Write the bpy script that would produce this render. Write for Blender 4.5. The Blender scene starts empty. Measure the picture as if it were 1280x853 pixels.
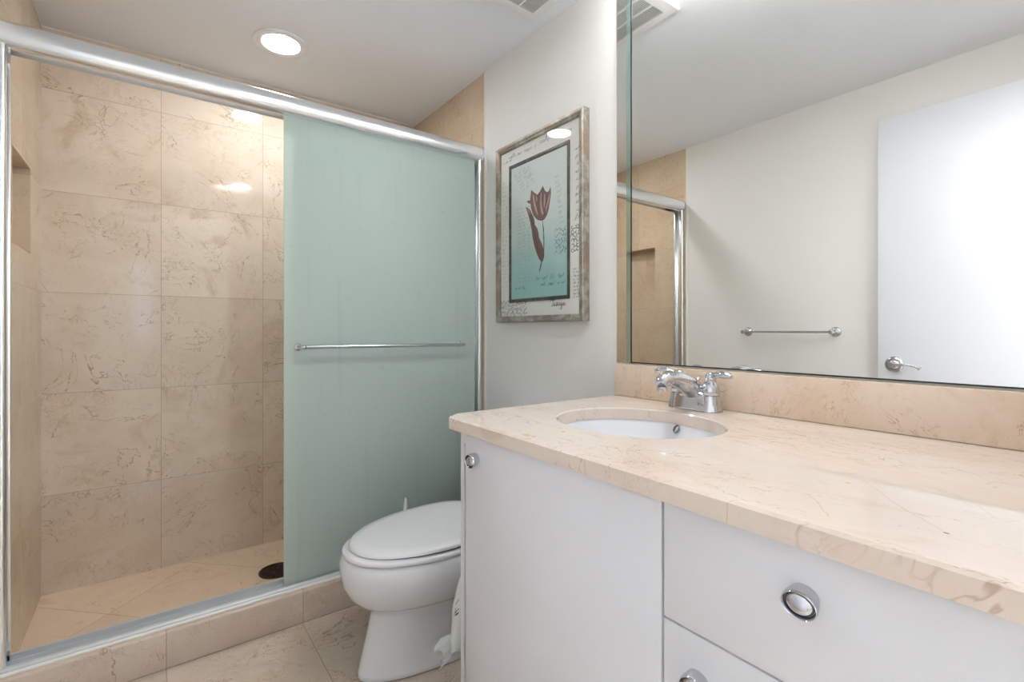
import bpy, bmesh, math, random
from mathutils import Vector, Matrix, noise

random.seed(7)
scene = bpy.context.scene
COL = scene.collection
PI = math.pi

# ------------------------------------------------------------------ camera
CAM_H = 1.085
FPX, CXP, CYP, YAW = 610.05, 640.0, 413.08, 0.6382
cam_data = bpy.data.cameras.new('camera')
cam = bpy.data.objects.new('camera', cam_data)
COL.objects.link(cam)
cam.location = (0, 0, CAM_H)
cam.rotation_euler = (PI / 2, 0, -YAW)
cam_data.sensor_width = 36.0
cam_data.lens = FPX / 1280 * 36.0
cam_data.shift_y = -(426.5 - CYP) / 1280
cam_data.clip_start = 0.01
scene.camera = cam

# ------------------------------------------------------------------ world, exposure
w = bpy.data.worlds.new('daylight')
scene.world = w
w.use_nodes = True
w.node_tree.nodes['Background'].inputs['Color'].default_value = (0.62, 0.78, 1.0, 1)
w.node_tree.nodes['Background'].inputs['Strength'].default_value = 3.0
scene.view_settings.view_transform = 'Standard'
scene.view_settings.look = 'None'
scene.view_settings.exposure = 0.19
scene.view_settings.gamma = 1.0
scene.view_settings.use_curve_mapping = False
LAMP_SHOWER = 125.0
LAMP_ROOM = 74.0
LAMP_VANITY = 43.0
FILL_BEDROOM = 330.0

# unseen fill light added in the bedroom (behind the camera, seen only as light through the doorway)
ld = bpy.data.lights.new('bedroom_fill_light', 'AREA')
ld.shape = 'DISK'
ld.size = 0.6
ld.energy = FILL_BEDROOM
ld.color = (0.95, 0.975, 1.0)
lo = bpy.data.objects.new('bedroom_fill_light', ld)
lo.location = (1.50, -1.25, 2.12)
lo.rotation_euler = (PI, 0, 0)          # aimed up: only its glow off the bedroom ceiling comes through the doorway
COL.objects.link(lo)

# ------------------------------------------------------------------ helpers
def lin(r, g, b):
    f = lambda c: (c / 255 / 12.92) if c / 255 <= 0.04045 else ((c / 255 + 0.055) / 1.055) ** 2.4
    return (f(r), f(g), f(b), 1.0)

_ct, _st = math.cos(YAW), math.sin(YAW)
def ray(u, v):
    a = (u - CXP) / FPX
    return Vector((_ct * a + _st, -_st * a + _ct, (CYP - v) / FPX))
def on_x(u, v, X):
    r = ray(u, v); p = r * (X / r.x); return Vector((p.x, p.y, p.z + CAM_H))

def box(bm, x0, x1, y0, y1, z0, z1, r=0.0, seg=2, mi=0):
    vs = [bm.verts.new((x, y, z)) for x in (x0, x1) for y in (y0, y1) for z in (z0, z1)]
    F = [(0, 1, 3, 2), (4, 6, 7, 5), (0, 4, 5, 1), (2, 3, 7, 6), (0, 2, 6, 4), (1, 5, 7, 3)]
    fs = [bm.faces.new([vs[i] for i in f]) for f in F]
    for f in fs: f.material_index = mi
    if r > 0:
        es = list({e for f in fs for e in f.edges})
        bmesh.ops.bevel(bm, geom=es, offset=r, segments=seg, profile=0.5, affect='EDGES')
    return fs

def loft(bm, rings, cap0=True, cap1=True, closed=True, mi=0):
    R = [[bm.verts.new(p) for p in ring] for ring in rings]
    n = len(R[0])
    for a, b in zip(R, R[1:]):
        for i in range(n if closed else n - 1):
            j = (i + 1) % n
            f = bm.faces.new((a[i], a[j], b[j], b[i])); f.material_index = mi
    if cap0:
        f = bm.faces.new(list(reversed(R[0]))); f.material_index = mi
    if cap1:
        f = bm.faces.new(R[-1]); f.material_index = mi
    return R

def tube(bm, pts, radii, seg=16, sy=1.0, cap=True, mi=0):
    pts = [Vector(p) for p in pts]
    if not isinstance(radii, (list, tuple)): radii = [radii] * len(pts)
    ref = None; rings = []
    for i, p in enumerate(pts):
        t = (pts[min(i + 1, len(pts) - 1)] - pts[max(i - 1, 0)]).normalized()
        if ref is None:
            ref = t.orthogonal().normalized()
            if abs(t.z) < 0.9: ref = (Vector((0, 0, 1)) - t * t.z).normalized()
        ref = (ref - t * ref.dot(t)).normalized()
        b = t.cross(ref)
        rings.append([p + (ref * math.cos(k * 2 * PI / seg) + b * math.sin(k * 2 * PI / seg) * sy) * radii[i] for k in range(seg)])
    loft(bm, rings, cap, cap, mi=mi)

def smooth_path(pts, n=6):
    P = [Vector(p) for p in pts]; out = []
    for i in range(len(P) - 1):
        p0, p1, p2, p3 = P[max(i - 1, 0)], P[i], P[i + 1], P[min(i + 2, len(P) - 1)]
        for k in range(n):
            t = k / n
            out.append(0.5 * ((2 * p1) + (p2 - p0) * t + (2 * p0 - 5 * p1 + 4 * p2 - p3) * t * t + (3 * p1 - p0 - 3 * p2 + p3) * t ** 3))
    out.append(P[-1]); return out

def interp(vals, n=6):
    return [v.x for v in smooth_path([(v, 0, 0) for v in vals], n)]

def lathe(bm, prof, M, seg=32, sx=1.0, sy=1.0, cap0=True, cap1=True, mi=0, mats=None):
    """prof = [(radius, height)], M places the local z axis."""
    rings = [[M @ Vector((r * sx * math.cos(k * 2 * PI / seg), r * sy * math.sin(k * 2 * PI / seg), h)) for k in range(seg)] for r, h in prof]
    if mats:
        for a, b, m in zip(rings, rings[1:], mats): loft(bm, [a, b], False, False, mi=m)
        loft(bm, [rings[0], rings[0]], True, False); loft(bm, [rings[-1], rings[-1]], False, True)
        bmesh.ops.remove_doubles(bm, verts=bm.verts[:], dist=1e-7)
    else: loft(bm, rings, cap0, cap1, mi=mi)

T = Matrix.Translation
AX_NEGX = Matrix.Rotation(-PI / 2, 4, 'Y')     # local z -> -X
AX_POSX = Matrix.Rotation(PI / 2, 4, 'Y')      # local z -> +X
AX_DOWN = Matrix.Rotation(PI, 4, 'X')
AX_NEGY = Matrix.Rotation(PI / 2, 4, 'X')      # local z -> -Y

def wloc(o):
    v = Vector((0, 0, 0))
    while o: v = v + Vector(o.location); o = o.parent
    return v

def obj(name, bm, mats, parent=None, origin=None, smooth=35):
    bmesh.ops.recalc_face_normals(bm, faces=bm.faces[:])
    me = bpy.data.meshes.new(name)
    org = wloc(parent) if parent else Vector(origin or (0, 0, 0))
    bmesh.ops.translate(bm, verts=bm.verts[:], vec=-org)
    bm.to_mesh(me); bm.free()
    for m in (mats if isinstance(mats, (list, tuple)) else [mats]): me.materials.append(m)
    if smooth:
        for p in me.polygons: p.use_smooth = True
        me.set_sharp_from_angle(angle=math.radians(smooth))
    o = bpy.data.objects.new(name, me)
    COL.objects.link(o)
    if parent: o.parent = parent
    else: o.location = org
    return o

def tag(o, label, cat, group=None):
    o['label'] = label; o['category'] = cat
    if group: o['group'] = group
    return o

def thing(name, label, cat, loc, group=None):
    o = bpy.data.objects.new(name, None)
    o.empty_display_size = 0.05
    o.location = loc
    COL.objects.link(o)
    return tag(o, label, cat, group)

def struct(name, bm, m, label=None, smooth=None):
    o = obj(name, bm, m, smooth=smooth)
    o['kind'] = 'structure'
    if label: o['label'] = label
    return o
NB = bmesh.new

# ------------------------------------------------------------------ materials
def newmat(name):
    m = bpy.data.materials.new(name); m.use_nodes = True
    nt = m.node_tree; b = nt.nodes['Principled BSDF']
    return m, nt, b

def plain(name, col, rough=0.5, metal=0.0, coat=0.0, spec=0.5):
    m, nt, b = newmat(name)
    b.inputs['Base Color'].default_value = col
    b.inputs['Roughness'].default_value = rough
    b.inputs['Metallic'].default_value = metal
    b.inputs['Coat Weight'].default_value = coat
    b.inputs['Coat Roughness'].default_value = 0.03
    b.inputs['Specular IOR Level'].default_value = spec
    return m

def N(nt, t, **kw):
    n = nt.nodes.new(t)
    for k, v in kw.items(): setattr(n, k, v)
    return n
def link(nt, a, b): nt.links.new(a, b)
def math_node(nt, op, a, b=None, c=None):
    n = N(nt, 'ShaderNodeMath', operation=op)
    for i, x in enumerate((a, b, c)):
        if x is None: continue
        if isinstance(x, (int, float)): n.inputs[i].default_value = x
        else: link(nt, x, n.inputs[i])
    return n.outputs[0]
def maprange(nt, x, a, b, c=0.0, d=1.0):
    n = N(nt, 'ShaderNodeMapRange', interpolation_type='SMOOTHSTEP')
    link(nt, x, n.inputs['Value'])
    for k, v in zip(('From Min', 'From Max', 'To Min', 'To Max'), (a, b, c, d)): n.inputs[k].default_value = v
    return n.outputs['Result']
def mixcol(nt, fac, a, b):
    n = N(nt, 'ShaderNodeMix', data_type='RGBA')
    if isinstance(fac, (int, float)): n.inputs[0].default_value = fac
    else: link(nt, fac, n.inputs[0])
    for i, x in ((6, a), (7, b)):
        if isinstance(x, tuple): n.inputs[i].default_value = x
        else: link(nt, x, n.inputs[i])
    return n.outputs[2]

def painted(name, col, rough=0.6, bump=0.03, scale=220, spec=0.4):
    m, nt, b = newmat(name)
    b.inputs['Roughness'].default_value = rough
    b.inputs['Specular IOR Level'].default_value = spec
    tc = N(nt, 'ShaderNodeTexCoord')
    n1 = N(nt, 'ShaderNodeTexNoise'); n1.inputs['Scale'].default_value = 2.2; n1.inputs['Detail'].default_value = 3
    link(nt, tc.outputs['Object'], n1.inputs['Vector'])
    dark = tuple(c * 0.97 for c in col[:3]) + (1,)
    link(nt, mixcol(nt, n1.outputs['Fac'], dark, col), b.inputs['Base Color'])
    n2 = N(nt, 'ShaderNodeTexNoise'); n2.inputs['Scale'].default_value = scale; n2.inputs['Detail'].default_value = 2
    link(nt, tc.outputs['Object'], n2.inputs['Vector'])
    bp = N(nt, 'ShaderNodeBump'); bp.inputs['Strength'].default_value = bump; bp.inputs['Distance'].default_value = 0.002
    link(nt, n2.outputs['Fac'], bp.inputs['Height']); link(nt, bp.outputs['Normal'], b.inputs['Normal'])
    return m

def marble(name, light, mid, dark, vein, axes=None, pitch=0.4113, off=(0, 0), rot=0.0, joint=None,
           jw=0.0011, rough=0.06, vein_amt=0.75, scale=1.0, stretch=(1, 1, 1), tilevar=0.10):
    """polished cream marble; with axes given it is laid as square tiles with thin joints"""
    m, nt, b = newmat(name)
    tc = N(nt, 'ShaderNodeTexCoord')
    mp = N(nt, 'ShaderNodeMapping'); mp.inputs['Rotation'].default_value = (0, 0, rot)
    link(nt, tc.outputs['Object'], mp.inputs['Vector'])
    P = mp.outputs['Vector']
    Q = P; rnd = None; jm = None
    if axes is not None:
        sp = N(nt, 'ShaderNodeSeparateXYZ'); link(nt, P, sp.inputs[0])
        cells = []; dist = []
        for a, o in zip(axes, off):
            t = math_node(nt, 'DIVIDE', math_node(nt, 'SUBTRACT', sp.outputs[a], o), pitch)
            cells.append(math_node(nt, 'FLOOR', t))
            fr = math_node(nt, 'FRACT', t)
            dist.append(math_node(nt, 'MINIMUM', fr, math_node(nt, 'SUBTRACT', 1.0, fr)))
        cb = N(nt, 'ShaderNodeCombineXYZ'); link(nt, cells[0], cb.inputs[0]); link(nt, cells[1], cb.inputs[1])
        wn = N(nt, 'ShaderNodeTexWhiteNoise', noise_dimensions='3D'); link(nt, cb.outputs[0], wn.inputs['Vector'])
        rnd = wn.outputs['Value']
        sc = N(nt, 'ShaderNodeVectorMath', operation='SCALE'); link(nt, wn.outputs['Color'], sc.inputs[0]); sc.inputs['Scale'].default_value = 7.0
        ad = N(nt, 'ShaderNodeVectorMath', operation='ADD'); link(nt, P, ad.inputs[0]); link(nt, sc.outputs[0], ad.inputs[1])
        Q = ad.outputs[0]
        d = math_node(nt, 'MINIMUM', dist[0], dist[1])
        jm = math_node(nt, 'LESS_THAN', d, jw / pitch)
    m2 = N(nt, 'ShaderNodeMapping'); m2.inputs['Scale'].default_value = stretch
    link(nt, Q, m2.inputs['Vector']); Q = m2.outputs['Vector']
    def noi(s, det, dis=0.0, rgh=0.55, vec=None):
        n = N(nt, 'ShaderNodeTexNoise')
        n.inputs['Scale'].default_value = s * scale; n.inputs['Detail'].default_value = det
        n.inputs['Distortion'].default_value = dis; n.inputs['Roughness'].default_value = rgh
        link(nt, vec or Q, n.inputs['Vector']); return n.outputs['Fac']
    cloud = noi(2.6, 7, 0.6, 0.62)
    c1 = mixcol(nt, maprange(nt, cloud, 0.36, 0.62), mid, light)
    c1 = mixcol(nt, maprange(nt, noi(4.5, 6, 1.2, 0.6), 0.56, 0.74, 0.0, 0.75), c1, dark)
    # fine mottling
    c1 = mixcol(nt, maprange(nt, noi(34, 4, 0.3, 0.7), 0.5, 0.75, 0.0, 0.32), c1, light)
    c1 = mixcol(nt, maprange(nt, noi(60, 3, 0.6, 0.75), 0.55, 0.72, 0.0, 0.22), c1, dark)
    n3 = noi(11, 5, 1.8, 0.62)
    v3 = math_node(nt, 'MULTIPLY', maprange(nt, math_node(nt, 'ABSOLUTE', math_node(nt, 'SUBTRACT', n3, 0.5)), 0.0, 0.016, 0.35, 0.0), maprange(nt, noi(4.2, 3), 0.5, 0.62))
    c1 = mixcol(nt, v3, c1, vein)
    # wandering veins: contour lines of two distorted noises, kept only in patches
    n1 = noi(3.2, 5, 1.4, 0.62)
    v1 = maprange(nt, math_node(nt, 'ABSOLUTE', math_node(nt, 'SUBTRACT', n1, 0.5)), 0.0, 0.0085, 1.0, 0.0)
    k1 = maprange(nt, noi(5.5, 2), 0.46, 0.58)
    n2 = noi(6.5, 4, 2.2, 0.6)
    v2 = maprange(nt, math_node(nt, 'ABSOLUTE', math_node(nt, 'SUBTRACT', n2, 0.47)), 0.0, 0.011, 1.0, 0.0)
    k2 = maprange(nt, noi(3.7, 3), 0.46, 0.60)
    v = math_node(nt, 'MAXIMUM', math_node(nt, 'MULTIPLY', v1, k1), math_node(nt, 'MULTIPLY', math_node(nt, 'MULTIPLY', v2, k2), 0.7))
    c1 = mixcol(nt, math_node(nt, 'MULTIPLY', v, vein_amt), c1, vein)
    if rnd is not None:
        hs = N(nt, 'ShaderNodeHueSaturation')
        link(nt, c1, hs.inputs['Color'])
        link(nt, math_node(nt, 'ADD', math_node(nt, 'MULTIPLY', rnd, tilevar), 1 - tilevar * 0.5), hs.inputs['Value'])
        c1 = mixcol(nt, math_node(nt, 'MULTIPLY', jm, 0.8), hs.outputs['Color'], joint)
        link(nt, math_node(nt, 'ADD', math_node(nt, 'MULTIPLY', jm, 0.5), rough), b.inputs['Roughness'])
        bp = N(nt, 'ShaderNodeBump'); bp.inputs['Strength'].default_value = 0.25; bp.inputs['Distance'].default_value = 0.001
        link(nt, math_node(nt, 'SUBTRACT', 1.0, jm), bp.inputs['Height']); link(nt, bp.outputs['Normal'], b.inputs['Normal'])
    else:
        b.inputs['Roughness'].default_value = rough
    link(nt, c1, b.inputs['Base Color'])
    return m

TL, TM, TD, TV = lin(226, 210, 192), lin(217, 198, 177), lin(199, 177, 150), lin(158, 130, 102)
TJ = lin(168, 145, 120)
M_TILE_BACK = marble('cream_marble_wall_tile', TL, TM, TD, TV, (0, 2), off=(0.0402, 0.154 + CAM_H), joint=TJ)
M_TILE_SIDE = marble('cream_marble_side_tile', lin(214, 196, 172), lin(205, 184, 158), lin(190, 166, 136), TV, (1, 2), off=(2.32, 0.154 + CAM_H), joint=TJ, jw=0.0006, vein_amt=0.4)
M_TILE_FLOOR = marble('cream_marble_floor_tile', lin(214, 200, 184), lin(204, 187, 169), lin(186, 165, 144), lin(158, 134, 112), (0, 1), off=(0.042, 1.915), joint=lin(140, 118, 98), jw=0.0013, rough=0.16)
M_TILE_PAN = marble('shower_floor_tile', lin(234, 211, 185), lin(226, 201, 172), lin(210, 180, 146), lin(165, 128, 92), (0, 1), off=(1.591 - 0.0, 1.771), rot=-PI / 4, joint=lin(176, 146, 114), jw=0.0012, rough=0.3, vein_amt=0.5)
M_CURB = marble('marble_curb', lin(208, 192, 176), lin(197, 178, 161), lin(182, 160, 140), lin(148, 122, 100), (0, 1), off=(0.042, 5.0), pitch=0.414, joint=lin(140, 118, 98), rough=0.18)
M_COUNTER = marble('cream_marble_counter', lin(233, 220, 207), lin(228, 211, 196), lin(218, 195, 173), lin(172, 138, 110), rough=0.045, vein_amt=0.6, scale=1.1, stretch=(1.9, 0.75, 1.0))
M_SPLASH = marble('peach_marble_backsplash', lin(230, 212, 193), lin(224, 202, 179), lin(212, 183, 154), lin(176, 134, 100), (1, 0), off=(0.42, 5), pitch=0.9, joint=lin(205, 180, 152), rough=0.16, vein_amt=0.6, scale=1.8)
M_WALL = painted('warm_white_wall_paint', lin(235, 233, 229), rough=0.6)
M_CEIL = painted('white_ceiling_paint', lin(240, 243, 247), rough=0.8)
M_TRIM = painted('white_caulk', lin(238, 236, 230), rough=0.5)
M_CAB = painted('white_cabinet_lacquer', lin(236, 236, 240), rough=0.28, bump=0.01, scale=90)
M_DOOR = painted('white_door_paint', lin(232, 233, 239), rough=0.38, bump=0.02, scale=140)
M_PORC = plain('white_porcelain', lin(232, 233, 236), 0.09, coat=0.3)
M_PLAST = plain('white_plastic', lin(236, 236, 238), 0.22)
M_CHROME = plain('polished_chrome', lin(206, 208, 213), 0.05, 1.0)
M_ALU = plain('bright_aluminium', lin(240, 243, 246), 0.22, 1.0)
M_SATIN = plain('satin_aluminium', lin(208, 211, 213), 0.4, 0.35)
M_NICKEL = plain('satin_nickel', lin(196, 198, 200), 0.2, 1.0)
M_DARK = plain('dark_gap', lin(34, 32, 30), 0.6)
M_MIRROR = plain('mirror_silver', lin(244, 244, 241), 0.0, 1.0)
M_GLASSEDGE = plain('green_glass_edge', lin(186, 210, 203), 0.05, 0.85)
M_BLACKLINE = plain('mirror_seam', lin(14, 32, 28), 0.3)
M_FAN = plain('white_fan_plastic', lin(232, 232, 232), 0.4)
M_FANDARK = plain('fan_dark_interior', lin(104, 104, 106), 0.8)
M_DRAIN = plain('dark_bronze_drain', lin(70, 52, 42), 0.35, 0.8)
M_BAG = None

def emission(name, col, s):
    m, nt, b = newmat(name)
    b.inputs['Base Color'].default_value = (0.8, 0.8, 0.8, 1)
    b.inputs['Emission Color'].default_value = col
    b.inputs['Emission Strength'].default_value = s
    return m
M_LAMP_S = emission('shower_lamp_glow', (0.97, 0.985, 1.0, 1), LAMP_SHOWER)
M_LAMP_V = emission('vanity_bulb_glow', (0.975, 0.985, 1.0, 1), LAMP_VANITY)
M_LAMP_R = emission('room_lamp_glow', (0.96, 0.98, 1.0, 1), LAMP_ROOM)

def frosted(name, col_t, col_d):
    m, nt, b = newmat(name)
    out = nt.nodes['Material Output']
    tr = N(nt, 'ShaderNodeBsdfTranslucent'); tr.inputs['Color'].default_value = col_t
    b.inputs['Roughness'].default_value = 0.42
    b.inputs['Specular IOR Level'].default_value = 0.3
    tc = N(nt, 'ShaderNodeTexCoord')
    # dried water streaks and limescale speckle
    mp = N(nt, 'ShaderNodeMapping'); mp.inputs['Scale'].default_value = (26, 26, 1.6); link(nt, tc.outputs['Object'], mp.inputs['Vector'])
    n = N(nt, 'ShaderNodeTexNoise'); n.inputs['Scale'].default_value = 1.0; n.inputs['Detail'].default_value = 5; link(nt, mp.outputs['Vector'], n.inputs['Vector'])
    n2 = N(nt, 'ShaderNodeTexNoise'); n2.inputs['Scale'].default_value = 42; n2.inputs['Detail'].default_value = 3; link(nt, tc.outputs['Object'], n2.inputs['Vector'])
    f = math_node(nt, 'MAXIMUM', maprange(nt, n.outputs['Fac'], 0.58, 0.75, 0, 0.22), maprange(nt, n2.outputs['Fac'], 0.62, 0.72, 0, 0.22))
    dk = tuple(c * 0.6 for c in col_d[:3]) + (1,)
    link(nt, mixcol(nt, f, col_d, dk), b.inputs['Base Color'])
    mx = N(nt, 'ShaderNodeMixShader'); mx.inputs[0].default_value = 0.45
    link(nt, b.outputs[0], mx.inputs[1]); link(nt, tr.outputs[0], mx.inputs[2])
    link(nt, mx.outputs[0], out.inputs['Surface'])
    return m
M_FROST = frosted('frosted_green_glass', lin(241, 247, 243), lin(217, 231, 226))

def clear_pane(name):
    m, nt, b = newmat(name)
    out = nt.nodes['Material Output']
    t = N(nt, 'ShaderNodeBsdfTransparent'); g = N(nt, 'ShaderNodeBsdfGlossy'); g.inputs['Roughness'].default_value = 0.01
    fr = N(nt, 'ShaderNodeFresnel'); fr.inputs['IOR'].default_value = 1.45
    mx = N(nt, 'ShaderNodeMixShader')
    geo = N(nt, 'ShaderNodeNewGeometry')
    link(nt, math_node(nt, 'MULTIPLY', fr.outputs[0], math_node(nt, 'SUBTRACT', 1.0, geo.outputs['Backfacing'])), mx.inputs[0]); link(nt, t.outputs[0], mx.inputs[1]); link(nt, g.outputs[0], mx.inputs[2])
    link(nt, mx.outputs[0], out.inputs['Surface'])
    return m
M_PANE = clear_pane('picture_glass')

# ------------------------------------------------------------------ setting
D, L = 1.27, 0.350          # right wall plane, left wall plane (x = -L)
YT, YB = 1.925, 2.695       # tile starts, shower back wall
CEIL = 1.222 + CAM_H
PAN = -1.067 + CAM_H
YF = 0.06                   # doorway wall, inner face
TH = 0.12

bm = NB(); box(bm, -L - TH, D + TH, -0.06, 1.95, -0.1, 0.0); struct('floor', bm, M_TILE_FLOOR, 'cream marble tile bathroom floor')
bm = NB(); box(bm, -L - TH, D + TH, 1.95, YB + TH, -0.1, PAN); struct('floor_shower', bm, M_TILE_PAN, 'shower floor of diagonal cream marble tiles')
bm = NB(); box(bm, -L - TH, D + TH, -0.06, YB + TH, CEIL, CEIL + 0.1); struct('ceiling', bm, M_CEIL, 'flat white bathroom ceiling')
bm = NB(); box(bm, -L - TH, -L, -0.06, YT, 0, CEIL); struct('wall_left', bm, M_WALL, 'off-white painted wall, seen in the mirror')
bm = NB(); box(bm, D, D + TH, -0.06, YT, 0, CEIL); struct('wall_right', bm, M_WALL, 'off-white wall carrying the picture and the mirror')
bm = NB()
box(bm, 0.61, D + TH, -0.06, YF, 0, CEIL)
box(bm, -L - TH, 0.61, -0.06, YF, 2.14, CEIL)
struct('wall_front', bm, M_WALL, 'off-white wall with the doorway opening')
# shower walls
bm = NB(); box(bm, -L - TH, D + TH, YB, YB + TH, -0.02, CEIL); struct('wall_back', bm, M_TILE_BACK, 'tiled back wall of the shower')
bm = NB(); box(bm, D, D + TH, YT, YB, -0.02, CEIL); struct('wall_shower_right', bm, M_TILE_SIDE, 'tiled shower wall behind the frosted glass')
NY0, NY1, NZ0, NZ1, ND = 2.179, 2.474, 0.279 + CAM_H, 0.588 + CAM_H, 0.085
bm = NB()
box(bm, -L - TH, -L, YT, NY0, -0.02, CEIL); box(bm, -L - TH, -L, NY1, YB, -0.02, CEIL)
box(bm, -L - TH, -L, NY0, NY1, -0.02, NZ0); box(bm, -L - TH, -L, NY0, NY1, NZ1, CEIL)
box(bm, -L - TH, -L - ND, NY0, NY1, NZ0, NZ1)
struct('wall_shower_left', bm, M_TILE_SIDE, 'tiled shower wall with a recessed niche')
# caulk strips where tile meets paint
bm = NB(); box(bm, D - 0.004, D + 0.001, YT - 0.012, YT + 0.003, 0.117, CEIL, 0.0015); struct('trim_1', bm, M_TRIM, 'white caulk strip at the tile edge on the right wall')
bm = NB(); box(bm, -L - 0.001, -L + 0.004, YT - 0.012, YT + 0.003, 0.117, CEIL, 0.0015); struct('trim_2', bm, M_TRIM, 'white caulk strip at the tile edge on the left wall')
bm = NB()
box(bm, -L, -L + 0.003, YT, YB, CEIL - 0.004, CEIL); box(bm, D - 0.003, D, YT, YB, CEIL - 0.004, CEIL)
box(bm, -L, D, YB - 0.004, YB, CEIL - 0.005, CEIL)
struct('trim_3', bm, M_TRIM, 'caulk line between shower tile and ceiling')
# curb
CZ = -0.966 + CAM_H
bm = NB(); box(bm, -L, D, 1.912, 2.045, -0.001, CZ, 0.006, 3); struct('shower_curb', bm, M_CURB, 'low marble curb under the sliding shower doors', smooth=40)

# bedroom behind the doorway (what the chrome and polished tile reflect)
bm = NB()
BX0, BX1, BY0 = -1.6, 1.9, -3.2
box(bm, BX0, BX1, BY0, -0.06, -0.1, 0.0)
struct('floor_bedroom', bm, painted('bedroom_carpet', lin(190, 180, 168), 0.9))
bm = NB(); box(bm, BX0, BX1, BY0, -0.06, 2.45, 2.55); struct('ceiling_bedroom', bm, M_CEIL)
bm = NB()
box(bm, BX0 - .1, BX0, BY0, 0.06, 0, 2.45); box(bm, BX1, BX1 + .1, BY0, 0.06, 0, 2.45)
box(bm, BX0, -L - TH, -0.06, 0.0, 0, 2.45); box(bm, D + TH, BX1, -0.06, 0.0, 0, 2.45)
box(bm, -L - TH, D + TH, -0.06, 0.0, CEIL, 2.45)
WX0, WX1, WZ0, WZ1 = -0.22, 0.03, 0.95, 2.05
box(bm, BX0, WX0, BY0 - .1, BY0, 0, 2.45); box(bm, WX1, BX1, BY0 - .1, BY0, 0, 2.45)
box(bm, WX0, WX1, BY0 - .1, BY0, 0, WZ0); box(bm, WX0, WX1, BY0 - .1, BY0, WZ1, 2.45)
struct('wall_bedroom', bm, M_WALL)

# open door folded against the left wall
DX0, DX1 = -L + 0.016, -L + 0.051
DY0, DY1, DZ1 = 0.085, 0.842, 1.0136 + CAM_H
bm = NB(); box(bm, DX0, DX1, DY0, DY1, 0.012, DZ1, 0.002)
door = struct('door_1', bm, M_DOOR, 'plain white door standing open against the left wall', smooth=30)
door['label'] = 'plain white door standing open against the left wall'
hy, hz = 0.777, -0.161 + CAM_H
bm = NB()
lathe(bm, [(0.0365, 0), (0.0365, 0.004), (0.032, 0.009), (0.027, 0.0105), (0.0262, 0.009), (0.022, 0.0095), (0.019, 0.013), (0.013, 0.016), (0.0115, 0.04), (0.0135, 0.044), (0.0135, 0.054), (0.011, 0.058)], T((DX1, hy, hz)) @ AX_POSX, 32)
pts = smooth_path([(DX1 + 0.048, hy, hz), (DX1 + 0.050, hy - 0.025, hz + 0.002), (DX1 + 0.050, hy - 0.055, hz + 0.003), (DX1 + 0.050, hy - 0.090, hz - 0.004), (DX1 + 0.050, hy - 0.108, hz - 0.014)], 5)
tube(bm, pts, interp([0.0085, 0.0068, 0.0052, 0.005, 0.0085], 5), 12)
obj('door_handle', bm, M_NICKEL, door)['label'] = 'satin chrome lever handle'
bm = NB(); box(bm, DX0 + 0.008, DX1 - 0.006, DY1 - 0.0005, DY1 + 0.0015, hz - 0.028, hz + 0.028, 0.0005); obj('latch_plate', bm, M_NICKEL, door)
bm = NB()
for z in (0.25, 1.05, 1.85):
    tube(bm, [(DX0 + 0.006, DY0 - 0.006, z - 0.045), (DX0 + 0.006, DY0 - 0.006, z + 0.045)], 0.006, 10)
    box(bm, DX0 + 0.004, DX0 + 0.0075, DY0 - 0.006, DY0 + 0.0005, z - 0.045, z + 0.045)
obj('hinge', bm, M_NICKEL, door)

# ------------------------------------------------------------------ sliding shower doors
YD = 1.95
fr = thing('shower_door_frame', 'bright aluminium frame of the shower opening with rounded top rail', 'shower door frame', ((D - L) / 2, YD, CZ))
# header: rounded extrusion, profile in (y, z)
HZ0, HZ1 = 0.800 + CAM_H, 0.872 + CAM_H
prof = []
for k in range(13):                                   # bulging front
    a = -PI / 2 + PI * k / 12
    prof.append((1.957 - 0.027 * math.cos(a) ** 0.8 if abs(math.cos(a)) > 1e-6 else 1.957, (HZ0 + HZ1) / 2 + (HZ1 - HZ0) / 2 * math.sin(a)))
prof += [(2.004, HZ1), (2.010, HZ1 - 0.006), (2.010, HZ0), (2.004, HZ0), (2.004, HZ0 + 0.016), (1.965, HZ0 + 0.016), (1.965, HZ0)]
bm = NB()
loft(bm, [[(x, y, z) for y, z in prof] for x in (-L + 0.001, D - 0.006)])
obj('header', bm, M_ALU, fr, smooth=50)
bm = NB()
rc = lambda y, z, s: (1.968 + (y - 1.968) * s, (HZ0 + HZ1) / 2 + (z - (HZ0 + HZ1) / 2) * s)
outer = []
for k in range(24):
    a = 2 * PI * k / 24
    outer.append((1.970 + 0.042 * math.copysign(abs(math.cos(a)) ** 0.6, math.cos(a)), (HZ0 + HZ1) / 2 + 0.0375 * math.copysign(abs(math.sin(a)) ** 0.6, math.sin(a))))
loft(bm, [[(x, y, z) for y, z in outer] for x in (D - 0.006, D - 0.0005)])
obj('end_cap', bm, M_ALU, fr)
for xs in ((-L + 0.0005, -L + 0.026), (D - 0.026, D - 0.0005)):
    bm = NB()
    xm_, hw_ = (xs[0] + xs[1]) / 2, (xs[1] - xs[0]) / 2
    jr = [(xm_ + hw_ * math.copysign(abs(math.cos(k * PI / 10)) ** 0.7, math.cos(k * PI / 10)), 1.951 - 0.011 * math.sin(k * PI / 10) ** 0.9) for k in range(11)]
    loft(bm, [[(x, y, z) for x, y in jr] for z in (CZ + 0.001, HZ0 + 0.01)])
    box(bm, *( (xs[0], xs[0] + 0.008) if xs[0] < 0 else (xs[1] - 0.008, xs[1]) ), 1.950, 2.004, CZ + 0.001, HZ0 + 0.012, 0.001)
    box(bm, xs[0], xs[1], 1.997, 2.006, CZ + 0.001, HZ0 + 0.012, 0.002)
    obj('side_jamb', bm, M_ALU, fr)
bm = NB()
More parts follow.
